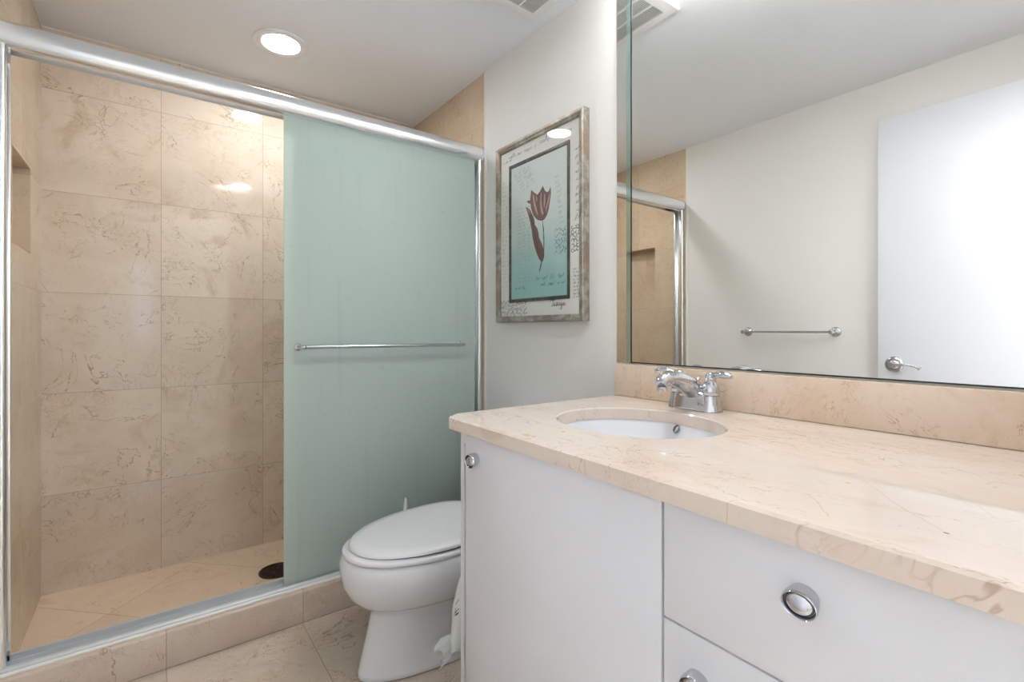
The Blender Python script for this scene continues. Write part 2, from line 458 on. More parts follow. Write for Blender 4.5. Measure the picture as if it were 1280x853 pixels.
tp = [(1.938, 0.0005), (1.938, 0.012), (1.941, 0.017), (1.950, 0.018), (1.950, 0.008), (1.972, 0.008), (1.972, 0.020), (1.976, 0.020), (1.976, 0.008), (1.997, 0.008), (1.997, 0.026), (2.006, 0.026), (2.008, 0.020), (2.008, 0.0005)]
loft(bm, [[(x, y, CZ + z) for y, z in tp] for x in (-L + 0.001, D - 0.001)])
obj('bottom_track', bm, M_SATIN, fr, smooth=30)
bm = NB(); tube(bm, [(-L + 0.002, 1.935, CZ + 0.003), (D - 0.002, 1.935, CZ + 0.003)], 0.0055, 10)
obj('sealant_strip', bm, M_TRIM, fr)

PX0, PX1 = 0.399, 1.232
PZ0, PZ1 = CZ + 0.010, HZ0 + 0.014
door_a = thing('shower_door_panel', 'front frosted green glass sliding shower panel with a chrome towel bar', 'shower door', ((PX0 + PX1) / 2, 1.961, PZ0))
bm = NB(); box(bm, PX0, PX1, 1.958, 1.964, PZ0, PZ1, 0.001); obj('glass_pane', bm, M_FROST, door_a)
bm = NB()
BZ = -0.0635 + CAM_H; by = 1.905
tube(bm, smooth_path([(0.4475, 1.957, BZ + .001), (0.4475, 1.925, BZ + .001), (0.4500, by + .006, BZ + .001), (0.462, by, BZ + .001), (0.50, by, BZ + .001), (0.8, by, BZ), (1.10, by, BZ - .001), (1.134, by, BZ - .001), (1.146, by + .006, BZ - .001), (1.1485, 1.925, BZ - .001), (1.1485, 1.957, BZ - .001)], 6), 0.0075, 14)
obj('towel_bar', bm, M_CHROME, door_a)
for x in (0.4475, 1.1485):
    bm = NB(); lathe(bm, [(0.013, 0), (0.013, 0.003), (0.010, 0.006), (0.008, 0.007)], T((x, 1.958, BZ)) @ AX_NEGY, 24); obj('bar_flange', bm, M_CHROME, door_a)
    bm = NB(); lathe(bm, [(0.011, 0), (0.011, 0.004), (0.009, 0.005)], T((x, 1.964, BZ)) @ Matrix.Rotation(-PI / 2, 4, 'X'), 24); obj('bar_washer', bm, M_CHROME, door_a)
door_b = thing('shower_door_panel', 'rear frosted green glass shower panel, behind the one with the towel bar', 'shower door', (0.82, 1.985, PZ0))
bm = NB(); box(bm, 0.43, 1.245, 1.983, 1.989, PZ0, PZ1, 0.001); obj('glass_pane', bm, M_FROST, door_b)

# shower drain
dr = thing('shower_drain', 'round dark bronze drain grate in the shower floor', 'drain', (0.455, 2.359, PAN))
bm = NB(); lathe(bm, [(0.076, 0.0), (0.076, 0.003), (0.069, 0.0035), (0.067, 0.001)], T((0.455, 2.359, PAN)), 40); obj('drain_ring', bm, M_DRAIN, dr)
bm = NB(); lathe(bm, [(0.067, 0.0002), (0.067, 0.0012)], T((0.455, 2.359, PAN)), 40); obj('drain_well', bm, M_DARK, dr)
bm = NB()
for i in range(-4, 5):
    for j in range(-4, 5):
        x, y = i * 0.0145 + (j % 2) * 0.007, j * 0.0135
        if x * x + y * y < 0.060 ** 2:
            a = random.uniform(0, PI)
            lathe(bm, [(0.0062, 0.0), (0.0055, 0.0035), (0.0035, 0.0038), (0.003, 0.001)], T((0.455 + x, 2.359 + y, PAN + 0.001)) @ Matrix.Rotation(a, 4, 'Z'), 8, 1.0, 0.75)
obj('drain_grate', bm, plain('bronze_grate', lin(112, 92, 78), 0.3, 0.9), dr)

# ------------------------------------------------------------------ ceiling lights, fan
def downlight(loc, mat, label):
    t = thing('recessed_light', label, 'ceiling light', loc, 'recessed ceiling lights')
    M = T(loc) @ AX_DOWN
    bm = NB(); lathe(bm, [(0.106, 0.0), (0.106, 0.004), (0.103, 0.0065), (0.092, 0.0075), (0.075, 0.0055), (0.0715, 0.002), (0.0715, 0.0)], M, 56, cap0=False, cap1=False); obj('trim_ring', bm, M_PLAST, t)
    bm = NB(); lathe(bm, [(0.0715, 0.0005), (0.0715, 0.0012), (0.06, 0.0018), (0.03, 0.0022), (0.002, 0.0024)], M, 48); obj('diffuser', bm, mat, t)
    return t
downlight((0.448, 2.255, CEIL), M_LAMP_S, 'round glowing white recessed light in the ceiling over the shower')
downlight((0.62, 0.66, CEIL), M_LAMP_R, 'round glowing white recessed light in the ceiling in front of the vanity')

FX0, FX1, FY0, FY1 = 0.926, 1.207, 1.10, 1.487
fan = thing('exhaust_fan', 'square white louvred exhaust fan on the ceiling near the mirror', 'exhaust fan', ((FX0 + FX1) / 2, (FY0 + FY1) / 2, CEIL))
bm = NB()
def rect(x0, x1, y0, y1, z): return [(x0, y0, z), (x1, y0, z), (x1, y1, z), (x0, y1, z)]
GX0, GX1, GY0, GY1 = FX0 + 0.038, FX1 - 0.038, FY0 + 0.045, FY1 - 0.045
loft(bm, [rect(FX0, FX1, FY0, FY1, CEIL - 0.0002), rect(FX0, FX1, FY0, FY1, CEIL - 0.011), rect(FX0 + 0.003, FX1 - 0.003, FY0 + 0.003, FY1 - 0.003, CEIL - 0.014),
          rect(GX0 - 0.008, GX1 + 0.008, GY0 - 0.008, GY1 + 0.008, CEIL - 0.0165), rect(GX0, GX1, GY0, GY1, CEIL - 0.0165), rect(GX0, GX1, GY0, GY1, CEIL - 0.006)], cap0=True, cap1=False)
obj('cover', bm, M_FAN, fan, smooth=20)
bm = NB(); box(bm, GX0, GX1, GY0, GY1, CEIL - 0.006, CEIL - 0.003); obj('cavity', bm, M_FANDARK, fan)
bm = NB()
for k in range(1, 42):
    y = GY0 + (GY1 - GY0) * k / 42
    s = 0.0026
    vs = [(GX0, y - s, CEIL - 0.0160), (GX0, y - s + 0.0022, CEIL - 0.0162), (GX0, y + s + 0.0010, CEIL - 0.0085), (GX0, y + s - 0.0012, CEIL - 0.0085)]
    loft(bm, [vs, [(GX1, a, b) for _, a, b in vs]])
for k in (1, 2):
    x = GX0 + (GX1 - GX0) * k / 3
    box(bm, x - 0.003, x + 0.003, GY0, GY1, CEIL - 0.0168, CEIL - 0.0085)
obj('louvre_grille', bm, M_FAN, fan, smooth=20)

# ------------------------------------------------------------------ vanity
CT = -0.2164 + CAM_H          # counter top level
CTH = 0.031
YR = YF + 0.002
CYL = 1.107                   # counter left end
XF0, XF1 = 0.604, 0.588       # front edge x at the left end / at the right end
SX, SY, SA, SB = 0.935, 0.760, 0.178, 0.204    # sink opening ellipse

ct = thing('vanity_countertop', 'polished cream marble countertop with a clipped corner and oval sink cutout', 'countertop', (0.94, 0.58, CT - CTH))
def front_x(y): return XF1 + (XF0 - XF1) * (y - YR) / (CYL - YR)
bm = NB()
outline = [(D - 0.001, YR), (D - 0.001, CYL), (0.641, CYL), (front_x(1.080), 1.080), (front_x(YR), YR)]
NSEG = 72
ell = [(SX + SA * math.cos(2 * PI * k / NSEG), SY + SB * math.sin(2 * PI * k / NSEG)) for k in range(NSEG)]
def ray_outline(a):
    d = (math.cos(a), math.sin(a)); best = None
    for i in range(len(outline)):
        p, q = outline[i], outline[(i + 1) % len(outline)]
        ex, ey = q[0] - p[0], q[1] - p[1]
        den = d[0] * ey - d[1] * ex
        if abs(den) < 1e-9: continue
        t = ((p[0] - SX) * ey - (p[1] - SY) * ex) / den
        s = ((p[0] - SX) * d[1] - (p[1] - SY) * d[0]) / den
        if t > 0 and -1e-6 <= s <= 1 + 1e-6 and (best is None or t < best): best = t
    return (SX + d[0] * best, SY + d[1] * best)
angs = [2 * PI * k / NSEG for k in range(NSEG)]
# make sure the corners are hit exactly
inner_a = [math.atan2(SB * math.sin(a), SA * math.cos(a)) % (2 * PI) for a in angs]
corner_a = [math.atan2(y - SY, x - SX) % (2 * PI) for x, y in outline]
alla = sorted(set(inner_a + corner_a))
def ell_at(a):
    c, s = math.cos(a), math.sin(a)
    r = 1 / math.sqrt((c / SA) ** 2 + (s / SB) ** 2)
    return (SX + r * c, SY + r * s)
oi = [ell_at(a) for a in alla]; oo = [ray_outline(a) for a in alla]
def inset(p, e):      # ease the outer edge slightly
    x, y = p
    return (min(x, D - 0.001) if x > D - 0.01 else x + e, y - e * 0.5 if y > CYL - 0.002 else y)
EZ = 0.004
rings = [[(x, y, CT - CTH) for x, y in oi], [(x, y, CT - 0.003) for x, y in oi],
         [(SX + (x - SX) * 1.012, SY + (y - SY) * 1.012, CT) for x, y in oi],
         [inset(p, EZ) + (CT,) for p in oo], [p + (CT - EZ,) for p in oo], [p + (CT - CTH,) for p in oo],
         [(x, y, CT - CTH) for x, y in oi]]
loft(bm, rings, cap0=False, cap1=False)
bmesh.ops.remove_doubles(bm, verts=bm.verts[:], dist=1e-6)
# hairline cracks and rust spots in the stone, laid in its surface
def ribbon(bm, pts, wdt, mi, zf):
    P = [Vector(p) for p in pts]; W = len(P)
    L_, R_ = [], []
    for i, p in enumerate(P):
        t = (P[min(i + 1, W - 1)] - P[max(i - 1, 0)]).normalized(); n = zf.cross(t).normalized()
        ww = wdt * (0.35 + 0.65 * math.sin(PI * (i + 0.5) / W)) * random.uniform(0.6, 1.2)
        L_.append(bm.verts.new(p + n * ww)); R_.append(bm.verts.new(p - n * ww))
    for i in range(W - 1):
        f = bm.faces.new((L_[i], R_[i], R_[i + 1], L_[i + 1])); f.material_index = mi
UP = Vector((0, 0, 1))
def crack(uvs, wdt, mi=1):
    pts = []
    for u, v in uvs:
        r = ray(u, v); p = r * ((CT - CAM_H) / r.z); pts.append(Vector((p.x, p.y, CT + 0.00015)))
    out = []
    for p in smooth_path(pts, 5):
        out.append(p + Vector((random.uniform(-1, 1), random.uniform(-1, 1), 0)) * 0.0012)
    ribbon(bm, out, wdt, mi, UP)
for uvs, wd in (([(1079, 600), (1096, 613), (1125, 634), (1150, 648), (1183, 667)], 0.0007), ([(1010, 618), (1024, 631), (1037, 648)], 0.0007),
                ([(1150, 603), (1185, 616), (1215, 628), (1245, 648), (1278, 658)], 0.0005), ([(1000, 560), (1018, 575), (1022, 588)], 0.0005),
                ([(990, 545), (1020, 550), (1048, 565)], 0.0005), ([(663, 557), (668, 553), (676, 548), (690, 546)], 0.0008),
                ([(757, 572), (768, 566), (774, 567), (795, 568)], 0.0004), ([(930, 547), (975, 548), (1000, 560)], 0.0004),
                ([(846, 555), (862, 549), (880, 550)], 0.0004), ([(700, 560), (704, 555)], 0.0006), ([(640, 547), (648, 545)], 0.0005)):
    crack(uvs, wd)
for u, v, rr in ((658, 544, 0.009), (661, 549, 0.006), (704, 540, 0.006), (1060, 604, 0.004)):
    r = ray(u, v); p = r * ((CT - CAM_H) / r.z)
    vs = [bm.verts.new((p.x + rr * math.cos(k * PI / 5) * random.uniform(.5, 1.2), p.y + rr * 1.2 * math.sin(k * PI / 5) * random.uniform(.5, 1.2), CT + 0.0001)) for k in range(10)]
    bm.faces.new(vs).material_index = 2
r = ray(1183, 667); p = r * ((CT - CAM_H) / r.z)
vs = [bm.verts.new((p.x + 0.002 * math.cos(k * PI / 4), p.y + 0.0028 * math.sin(k * PI / 4), CT + 0.0002)) for k in range(8)]
bm.faces.new(vs).material_index = 3
obj('stone_slab', bm, [M_COUNTER, plain('stone_crack', lin(168, 132, 104), 0.3), plain('rust_fleck', lin(226, 190, 140), 0.2), plain('pit', lin(90, 70, 58), 0.5)], ct, smooth=25)

bm = NB()
bsz = -0.111 + CAM_H
box(bm, D - 0.021, D - 0.001, YR, 1.110, CT + 0.0006, bsz, 0.002)
tag(obj('marble_backsplash', bm, M_SPLASH, origin=(D - 0.011, 0.58, CT)), 'long peach marble backsplash strip between counter and mirror', 'backsplash')

# undermount sink
sk = thing('undermount_sink', 'white oval porcelain sink set under the marble counter', 'sink', (SX, SY, CT - CTH - 0.14))
bm = NB()
rings = []
for s, dz in ((1.10, 0.0), (1.10, -0.012), (1.02, -0.02), (0.985, -0.05), (0.90, -0.085), (0.70, -0.122), (0.40, -0.138), (0.16, -0.142)):
    rings.append([(SX + (SA * s) * math.cos(a), SY + (SB * s) * math.sin(a), CT - CTH + dz - 0.0005) for a in angs])
outer_r = rings
inner = []
for s, dz in ((0.10, -0.134), (0.38, -0.128), (0.66, -0.104), (0.84, -0.066), (0.93, -0.034), (0.98, -0.012), (1.01, 0.0), ):
    inner.append([(SX + (SA * s) * math.cos(a), SY + (SB * s) * math.sin(a), CT - CTH + dz - 0.0005) for a in angs])
R = loft(bm, inner + outer_r, cap0=True, cap1=True)
obj('bowl', bm, M_PORC, sk, smooth=60)
bm = NB(); lathe(bm, [(0.024, 0), (0.024, 0.002), (0.019, 0.0035), (0.015, 0.002), (0.014, 0.006), (0.010, 0.008)], T((SX, SY, CT - CTH - 0.1345)), 28); obj('drain_stopper', bm, M_CHROME, sk)
# overflow ring on the back of the bowl
ova = math.radians(2.5)
ov = Vector((SX + SA * 0.972 * math.cos(ova), SY + SB * 0.972 * math.sin(ova), CT - CTH - 0.0135))
nrm = Vector((-math.cos(ova), -math.sin(ova) * 0.8, 1.05)).normalized()
Mo = T(ov + nrm * 0.0055) @ nrm.to_track_quat('Z', 'Y').to_matrix().to_4x4()
bm = NB(); lathe(bm, [(0.0125, -0.006), (0.0125, 0.0008), (0.0108, 0.0012), (0.0102, 0.0), (0.0102, -0.006)], Mo, 28, 0.62, 0.95, cap0=False, cap1=False); obj('overflow_ring', bm, plain('grey_ring', lin(140, 142, 144), 0.3, 0.5), sk)

# cabinets
CABT = CT - CTH - 0.0006
CFX = 0.634        # carcass front
DFX = 0.612        # door face
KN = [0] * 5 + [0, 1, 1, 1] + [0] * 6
M_GROOVE_SHADE = plain('knob_groove_shade', lin(140, 140, 142), 0.25, 1.0)  # darker metal paints in the shade inside the knob's groove
def pull(parent, y, z):
    bm = NB()
    M = T((DFX + 0.0004, y, z)) @ Matrix(((1, 0, 0, 0), (0.12, 1, 0, 0), (0.22, 0, 1, 0), (0, 0, 0, 1))) @ AX_NEGX
    # local x -> world z after the turn, local y -> world y
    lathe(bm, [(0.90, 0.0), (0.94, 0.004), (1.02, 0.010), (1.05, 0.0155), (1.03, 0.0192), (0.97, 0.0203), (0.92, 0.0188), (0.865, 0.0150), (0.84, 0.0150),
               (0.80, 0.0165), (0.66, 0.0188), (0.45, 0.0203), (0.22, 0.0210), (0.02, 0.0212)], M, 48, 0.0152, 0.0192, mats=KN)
    return obj('knob', bm, [M_CHROME, M_GROOVE_SHADE], parent, smooth=50)
TOE = 0.10
vc = thing('vanity_cabinet', 'white sink cabinet with a tall plain door, next to the toilet', 'cabinet', (0.95, 0.76, 0))
bm = NB()
box(bm, CFX, D - 0.003, 1.056, 1.074, 0.0005, CABT, 0.001)            # end panel
box(bm, CFX, D - 0.003, 0.4535, 0.470, TOE, CABT, 0.001)
box(bm, CFX, D - 0.003, 0.470, 1.056, TOE, TOE + 0.018)
box(bm, D - 0.02, D - 0.003, 0.470, 1.056, TOE, CABT - 0.2)
box(bm, CFX, CFX + 0.018, 0.470, 1.056, CABT - 0.035, CABT)
obj('carcass', bm, M_CAB, vc, smooth=30)
bm = NB(); box(bm, CFX + 0.06, CFX + 0.075, 0.4535, 1.056, 0.0005, TOE); obj('toe_kick', bm, M_CAB, vc)
bm = NB(); box(bm, DFX, CFX - 0.001, 0.4515, 1.014, TOE + 0.004, CABT - 0.004, 0.0015)
d1 = obj('door', bm, M_CAB, vc, smooth=30)
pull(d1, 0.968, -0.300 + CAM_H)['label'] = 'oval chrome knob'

dc = thing('drawer_cabinet', 'white drawer cabinet under the marble counter, right of the sink cabinet', 'cabinet', (0.95, 0.26, 0))
bm = NB()
box(bm, CFX, D - 0.003, 0.436, 0.4525, TOE, CABT, 0.001)
box(bm, CFX, D - 0.003, 0.063, 0.085, 0.0005, CABT, 0.001)
box(bm, CFX, D - 0.003, 0.085, 0.436, TOE, TOE + 0.018)
box(bm, D - 0.02, D - 0.003, 0.085, 0.436, TOE, CABT - 0.1)
box(bm, CFX, CFX + 0.018, 0.085, 0.436, CABT - 0.03, CABT)
obj('carcass', bm, M_CAB, dc, smooth=30)
bm = NB(); box(bm, CFX + 0.06, CFX + 0.075, 0.085, 0.4525, 0.0005, TOE); obj('toe_kick', bm, M_CAB, dc)
ZS = -0.4245 + CAM_H
bm = NB(); box(bm, DFX, CFX - 0.001, 0.0635, 0.4475, ZS + 0.001, CABT - 0.004, 0.0015)
dw = obj('drawer', bm, M_CAB, dc, smooth=30)
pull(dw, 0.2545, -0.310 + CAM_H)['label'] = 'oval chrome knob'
bm = NB(); box(bm, DFX, CFX - 0.001, 0.0635, 0.4475, TOE + 0.004, ZS - 0.0015, 0.0015)
d2 = obj('door', bm, M_CAB, dc, smooth=30)
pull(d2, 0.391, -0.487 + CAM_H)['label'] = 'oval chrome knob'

# faucet
FYC, FXC = 0.774, 1.196
fa = thing('faucet', 'chrome two-handle bathroom faucet with an arched spout behind the sink', 'faucet', (FXC, FYC, CT))
bm = NB()
def sup(cx, cy, a, b, z, e=0.62, n=40):
    out = []
    for k in range(n):
        t = 2 * PI * k / n; c, s = math.cos(t), math.sin(t)
        out.append((cx + a * math.copysign(abs(c) ** e, c), cy + b * math.copysign(abs(s) ** e, s), z))
    return out
loft(bm, [sup(FXC, FYC, 0.0300, 0.0765, CT + 0.0006), sup(FXC, FYC, 0.0300, 0.0765, CT + 0.004), sup(FXC, FYC, 0.0285, 0.0745, CT + 0.016), sup(FXC, FYC, 0.0265, 0.070, CT + 0.030), sup(FXC, FYC, 0.0250, 0.066, CT + 0.040), sup(FXC - 0.004, FYC + 0.004, 0.024, 0.040, CT + 0.050), sup(FXC - 0.008, FYC + 0.004, 0.016, 0.026, CT + 0.058)])
for sgn in (-1, 1):
    lathe(bm, [(0.0285, 0.0015), (0.0265, 0.02), (0.0238, 0.040), (0.0232, 0.0430)], T((FXC, FYC + sgn * 0.0475, CT)), 28)
obj('base_plate', bm, M_CHROME, fa, smooth=50)
bm = NB()
sp_pts = [(1.212, 0.040), (1.196, 0.050), (1.166, 0.068), (1.122, 0.086), (1.083, 0.0915), (1.058, 0.087), (1.046, 0.076)]
tube(bm, smooth_path([(x, FYC, CT + z) for x, z in sp_pts], 6), interp([0.028, 0.0285, 0.0262, 0.0222, 0.0198, 0.0185, 0.0155], 6), 24, sy=1.08)
lathe(bm, [(0.0115, 0), (0.0125, 0.004), (0.0125, 0.012)], T((1.052, FYC, CT + 0.060)), 20)
obj('spout', bm, M_CHROME, fa, smooth=60)
for sgn in (-1, 1):
    hyy = FYC + sgn * 0.0475
    bm = NB()
    lathe(bm, [(0.0212, 0.0436), (0.0232, 0.046), (0.0232, 0.056), (0.0210, 0.067), (0.0170, 0.076), (0.0145, 0.0795), (0.0140, 0.082), (0.0146, 0.084), (0.0142, 0.096), (0.0105, 0.103), (0.004, 0.105)], T((FXC, hyy, CT)), 28)
    hd = obj('handle', bm, M_CHROME, fa, smooth=50)
    bm = NB()
    dx = -0.006
    pth = smooth_path([(FXC, hyy, CT + 0.094), (FXC + dx, hyy + sgn * 0.016, CT + 0.098), (FXC + dx * 2, hyy + sgn * 0.032, CT + 0.1015), (FXC + dx * 2.6, hyy + sgn * 0.052, CT + 0.1015), (FXC + dx * 3, hyy + sgn * 0.067, CT + 0.098)], 5)
    tube(bm, pth, interp([0.0085, 0.0078, 0.0090, 0.0092, 0.005], 5), 16, sy=1.3)
    obj('lever', bm, M_CHROME, hd, smooth=60)
bm = NB(); tube(bm, [(1.2335, FYC + 0.014, CT + 0.001), (1.2335, FYC + 0.014, CT + 0.076)], 0.0028, 10); lathe(bm, [(0.003, 0), (0.006, 0.003), (0.0065, 0.006), (0.004, 0.0085)], T((1.2335, FYC + 0.014, CT + 0.076)), 16)
obj('lift_rod', bm, M_CHROME, fa)

# ------------------------------------------------------------------ mirror
MX = D - 0.005
MZ0, MZ1 = bsz + 0.004, CEIL - 0.03
mi = thing('wall_mirror', 'large frameless wall mirror above the vanity backsplash', 'mirror', (D, 0.58, MZ0))
bm = NB(); box(bm, MX, D - 0.0004, YR, 1.048, MZ0, MZ1); obj('mirror_glass', bm, M_MIRROR, mi, smooth=None)
bm = NB(); box(bm, MX - 0.0006, D - 0.0004, 1.048, 1.0525, MZ0, MZ1); box(bm, MX - 0.0006, MX - 0.0001, YR, 1.048, MZ0, MZ0 + 0.0035)
obj('seam', bm, M_BLACKLINE, mi, smooth=None)
bm = NB(); box(bm, MX - 0.0004, D - 0.0004, 1.0525, 1.0705, MZ0, MZ1); obj('glass_edge', bm, M_GLASSEDGE, mi, smooth=None)
bm = NB()
tn = math.tan(math.radians(0.6)); y0, y1 = 1.0705, 1.112
loft(bm, [[(MX, y0, z), (D - 0.0004, y0, z), (D - 0.0004, y1, z), (MX + (y1 - y0) * tn, y1, z)] for z in (MZ0, MZ1)])
obj('bevelled_strip', bm, M_MIRROR, mi, smooth=None)

# ------------------------------------------------------------------ vanity light above the picture frame's top edge
vz = 1.135 + CAM_H
vl = thing('vanity_light', 'chrome bar light with four round bulbs over the mirror', 'wall light', (MX, 0.70, vz))
bm = NB(); box(bm, MX - 0.030, MX - 0.0008, 0.38, 1.00, vz - 0.028, vz + 0.028, 0.006, 3); obj('back_plate', bm, M_CHROME, vl)
for k in range(4):
    y = 0.465 + k * 0.15
    bm = NB(); lathe(bm, [(0.026, 0), (0.026, 0.012), (0.020, 0.018), (0.017, 0.022)], T((MX - 0.0305, y, vz)) @ AX_NEGX, 24); so = obj('socket', bm, M_CHROME, vl)
    bm = NB()
    lathe(bm, [(0.014, 0.0), (0.018, 0.006)] + [(0.040 * math.sin(a), 0.046 - 0.040 * math.cos(a)) for a in [0.55 + (PI - 0.60) * i / 12 for i in range(13)]], T((MX - 0.0525, y, vz)) @ AX_NEGX, 28)
    obj('bulb', bm, M_LAMP_V, so)

# ------------------------------------------------------------------ framed picture
PF = D - 0.034
py0, py1, pz0, pz1 = 1.244, 1.790, 0.034 + CAM_H, 0.800 + CAM_H
pic = thing('framed_picture', 'tulip print in an antiqued silver frame on the wall above the toilet', 'picture', (D - 0.001, (py0 + py1) / 2, pz0))
def aged(name, a, b, c, metal=0.55):
    m, nt, bs = newmat(name)
    tc = N(nt, 'ShaderNodeTexCoord')
    n = N(nt, 'ShaderNodeTexNoise'); n.inputs['Scale'].default_value = 26; n.inputs['Detail'].default_value = 8; n.inputs['Roughness'].default_value = 0.7
    link(nt, tc.outputs['Object'], n.inputs['Vector'])
    n2 = N(nt, 'ShaderNodeTexNoise'); n2.inputs['Scale'].default_value = 7; n2.inputs['Detail'].default_value = 4
    link(nt, tc.outputs['Object'], n2.inputs['Vector'])
    c1 = mixcol(nt, maprange(nt, n.outputs['Fac'], 0.4, 0.62), a, b)
    link(nt, mixcol(nt, maprange(nt, n2.outputs['Fac'], 0.46, 0.66, 0, 0.8), c1, c), bs.inputs['Base Color'])
    bs.inputs['Metallic'].default_value = metal; bs.inputs['Roughness'].default_value = 0.38
    return m
M_FRAME = aged('antiqued_silver', lin(134, 128, 119), lin(178, 172, 162), lin(150, 128, 112))
M_FILLET = aged('dark_fillet', lin(52, 50, 46), lin(100, 96, 88), lin(70, 62, 54), 0.3)
def frame_ring(bm, ya, yb, za, zb, prof):
    """prof = [(inset, x)] swept round a mitred rectangle"""
    rings = []
    for ins, x in prof:
        rings.append([(x, ya + ins, za + ins), (x, yb - ins, za + ins), (x, yb - ins, zb - ins), (x, ya + ins, zb - ins)])
    loft(bm, rings, cap0=False, cap1=False)
bm = NB()
fw = 0.026
frame_ring(bm, py0, py1, pz0, pz1, [(0.012, D - 0.0008), (0.0, D - 0.0008), (0.0, PF + 0.003), (0.003, PF), (0.008, PF + 0.0005), (0.018, PF + 0.005), (0.021, PF + 0.0045), (fw, PF + 0.007), (fw, PF + 0.016), (0.012, PF + 0.016), (0.012, D - 0.0008)])
obj('frame', bm, M_FRAME, pic, smooth=25)
XM = PF + 0.0135
iy0, iy1, iz0, iz1 = 1.324, 1.701, 0.118 + CAM_H, 0.706 + CAM_H
MATW = painted('cream_mat_board', lin(232, 232, 226), 0.6)
INKS = [MATW, plain('mat_ink', lin(104, 104, 104), 0.6), plain('mat_ink_dark', lin(44, 42, 42), 0.6), plain('mat_ink_faint', lin(172, 174, 170), 0.6)]
NX = Vector((-1, 0, 0))
class Ink:
    """draws on a plane x = const in (y, z)"""
    def __init__(self, bm, x): self.bm, self.x = bm, x
    def stroke(self, pts, wdt, mi):
        wdt *= 1.5
        ribbon(self.bm, [(self.x, y, z) for y, z in pts], wdt, mi, NX)
    def fill(self, pts, mi, dx=0.0):
        f = self.bm.faces.new([self.bm.verts.new((self.x + dx, y, z)) for y, z in pts]); f.material_index = mi
        bmesh.ops.triangulate(self.bm, faces=[f])
    def script(self, y, z, length, h, slant, wdt, mi, n=None, drop=0.0):
        """illegible copperplate words running to smaller y (left to right as seen)"""
        R = random.Random(int(y * 9973) * 31 + int(z * 9973))
        adv = 0.0
        while adv < length:
            pts = []
            for _ in range(n or R.randint(2, 6)):
                amp = h * R.choice((0.35, 0.4, 0.5, 0.45, 0.95)); lw = h * R.uniform(0.35, 0.65); dn = R.choice((0, 0, 0, -0.5)) * h
                for k in range(6):
                    a = k / 6 * 2 * PI
                    up = amp * 0.5 * (1 - math.cos(a)) + (dn if k == 5 else 0)
                    pts.append((y - adv - lw * k / 6 - 0.22 * h * math.sin(a) - slant * up, z + up + drop * adv / max(length, 1e-6)))
                adv += lw
                if adv > length: break
            if len(pts) > 2: self.stroke(pts, wdt * R.uniform(0.7, 1.2), mi)
            adv += h * R.uniform(0.4, 1.0)
    def curl(self, y, z, r, a0, sgn, wdt, mi):
        pts = []
        for i in range(16):
            t = i / 15; a = a0 + sgn * t * 4.6; rr = r * (1 - 0.75 * t)
            pts.append((y + rr * math.cos(a), z + rr * math.sin(a)))
        self.stroke(pts, wdt, mi)
bm = NB()
box(bm, XM, XM + 0.003, py0 + 0.014, py1 - 0.014, pz0 + 0.014, pz1 - 0.014)
ink = Ink(bm, XM - 0.0002)
rs = random.Random(3)
ink.script(1.71, pz1 - 0.058, 0.18, 0.018, 0.25, 0.0007, 1)
ink.script(1.50, pz1 - 0.055, 0.11, 0.024, 0.25, 0.0007, 1)
ink.script(1.75, pz1 - 0.070, 0.06, 0.012, 0.25, 0.0006, 1)
ink.script(1.37, pz1 - 0.060, 0.07, 0.02, 0.2, 0.0006, 1)
for k in range(11):           # rotated notes down the right margin
    z = pz1 - 0.14 - k * 0.028
    ink.script(1.300 - 0.004 * (k % 3), z, 0.022, 0.020, 0.6, 0.0006, 1 if k % 3 else 2, n=2)
for k in range(26):           # faint column at the left margin
    ink.script(1.756, pz1 - 0.16 - k * 0.018, 0.040, 0.012, 0.2, 0.0004, 3)
for k in range(9):
    ink.script(1.308, pz0 + 0.19 - k * 0.013, 0.03, 0.009, 0.3, 0.0005, 1)
for i in range(12):           # scroll pattern, lower left corner
    for j in range(5):
        ink.curl(1.757 - i * 0.0155 + (j % 2) * 0.007, pz0 + 0.034 + j * 0.0135, 0.0078, rs.uniform(0, 6.28), rs.choice((-1, 1)), 0.0009, 2)
for i in range(3):            # scroll pattern crossing into the right margin
    for j in range(6):
        ink.curl(1.310 - i * 0.014, pz0 + 0.262 + j * 0.017, 0.010, rs.uniform(0, 6.28), rs.choice((-1, 1)), 0.0011, 2)
# handwritten word at the lower right: T u s a g a
sz = pz0 + 0.060; sy0 = 1.425
def glyph(o, pts, wdt=0.0011):
    ink.stroke([(p.x, p.y) for p in smooth_path([(sy0 - (o + x) * 0.017, sz + z * 0.024, 0) for x, z in pts], 5)], wdt, 2)
glyph(-0.3, [(-.3, .7), (0.2, 1.0), (0.8, .85), (1.6, 1.05)]); glyph(-0.1, [(.7, .95), (.45, .3), (.2, -.05), (-.1, .1)])
glyph(0.55, [(0, .45), (.05, .05), (.35, .05), (.5, .45), (.5, .05), (.75, .1)])
glyph(1.35, [(0, .1), (.35, .55), (.45, .2), (.25, 0), (.05, .1), (.6, .12)])
glyph(2.0, [(.55, .4), (.2, .45), (.05, .15), (.3, .02), (.55, .4), (.6, .05), (.8, .12)])
glyph(2.85, [(.5, .4), (.15, .45), (.05, .12), (.4, .08), (.55, .4), (.45, -.45), (.05, -.5), (.3, -.05), (.8, .15)])
glyph(3.7, [(.5, .4), (.15, .42), (.05, .12), (.3, .03), (.5, .35), (.6, .05), (1.0, .12)])
obj('mat_board', bm, INKS, pic, smooth=None)
bm = NB()
frame_ring(bm, iy0, iy1, iz0, iz1, [(0, XM - 0.0003), (0, XM - 0.0045), (0.004, XM - 0.005), (0.013, XM - 0.003), (0.015, XM - 0.0003)])
obj('inner_fillet', bm, M_FILLET, pic, smooth=25)
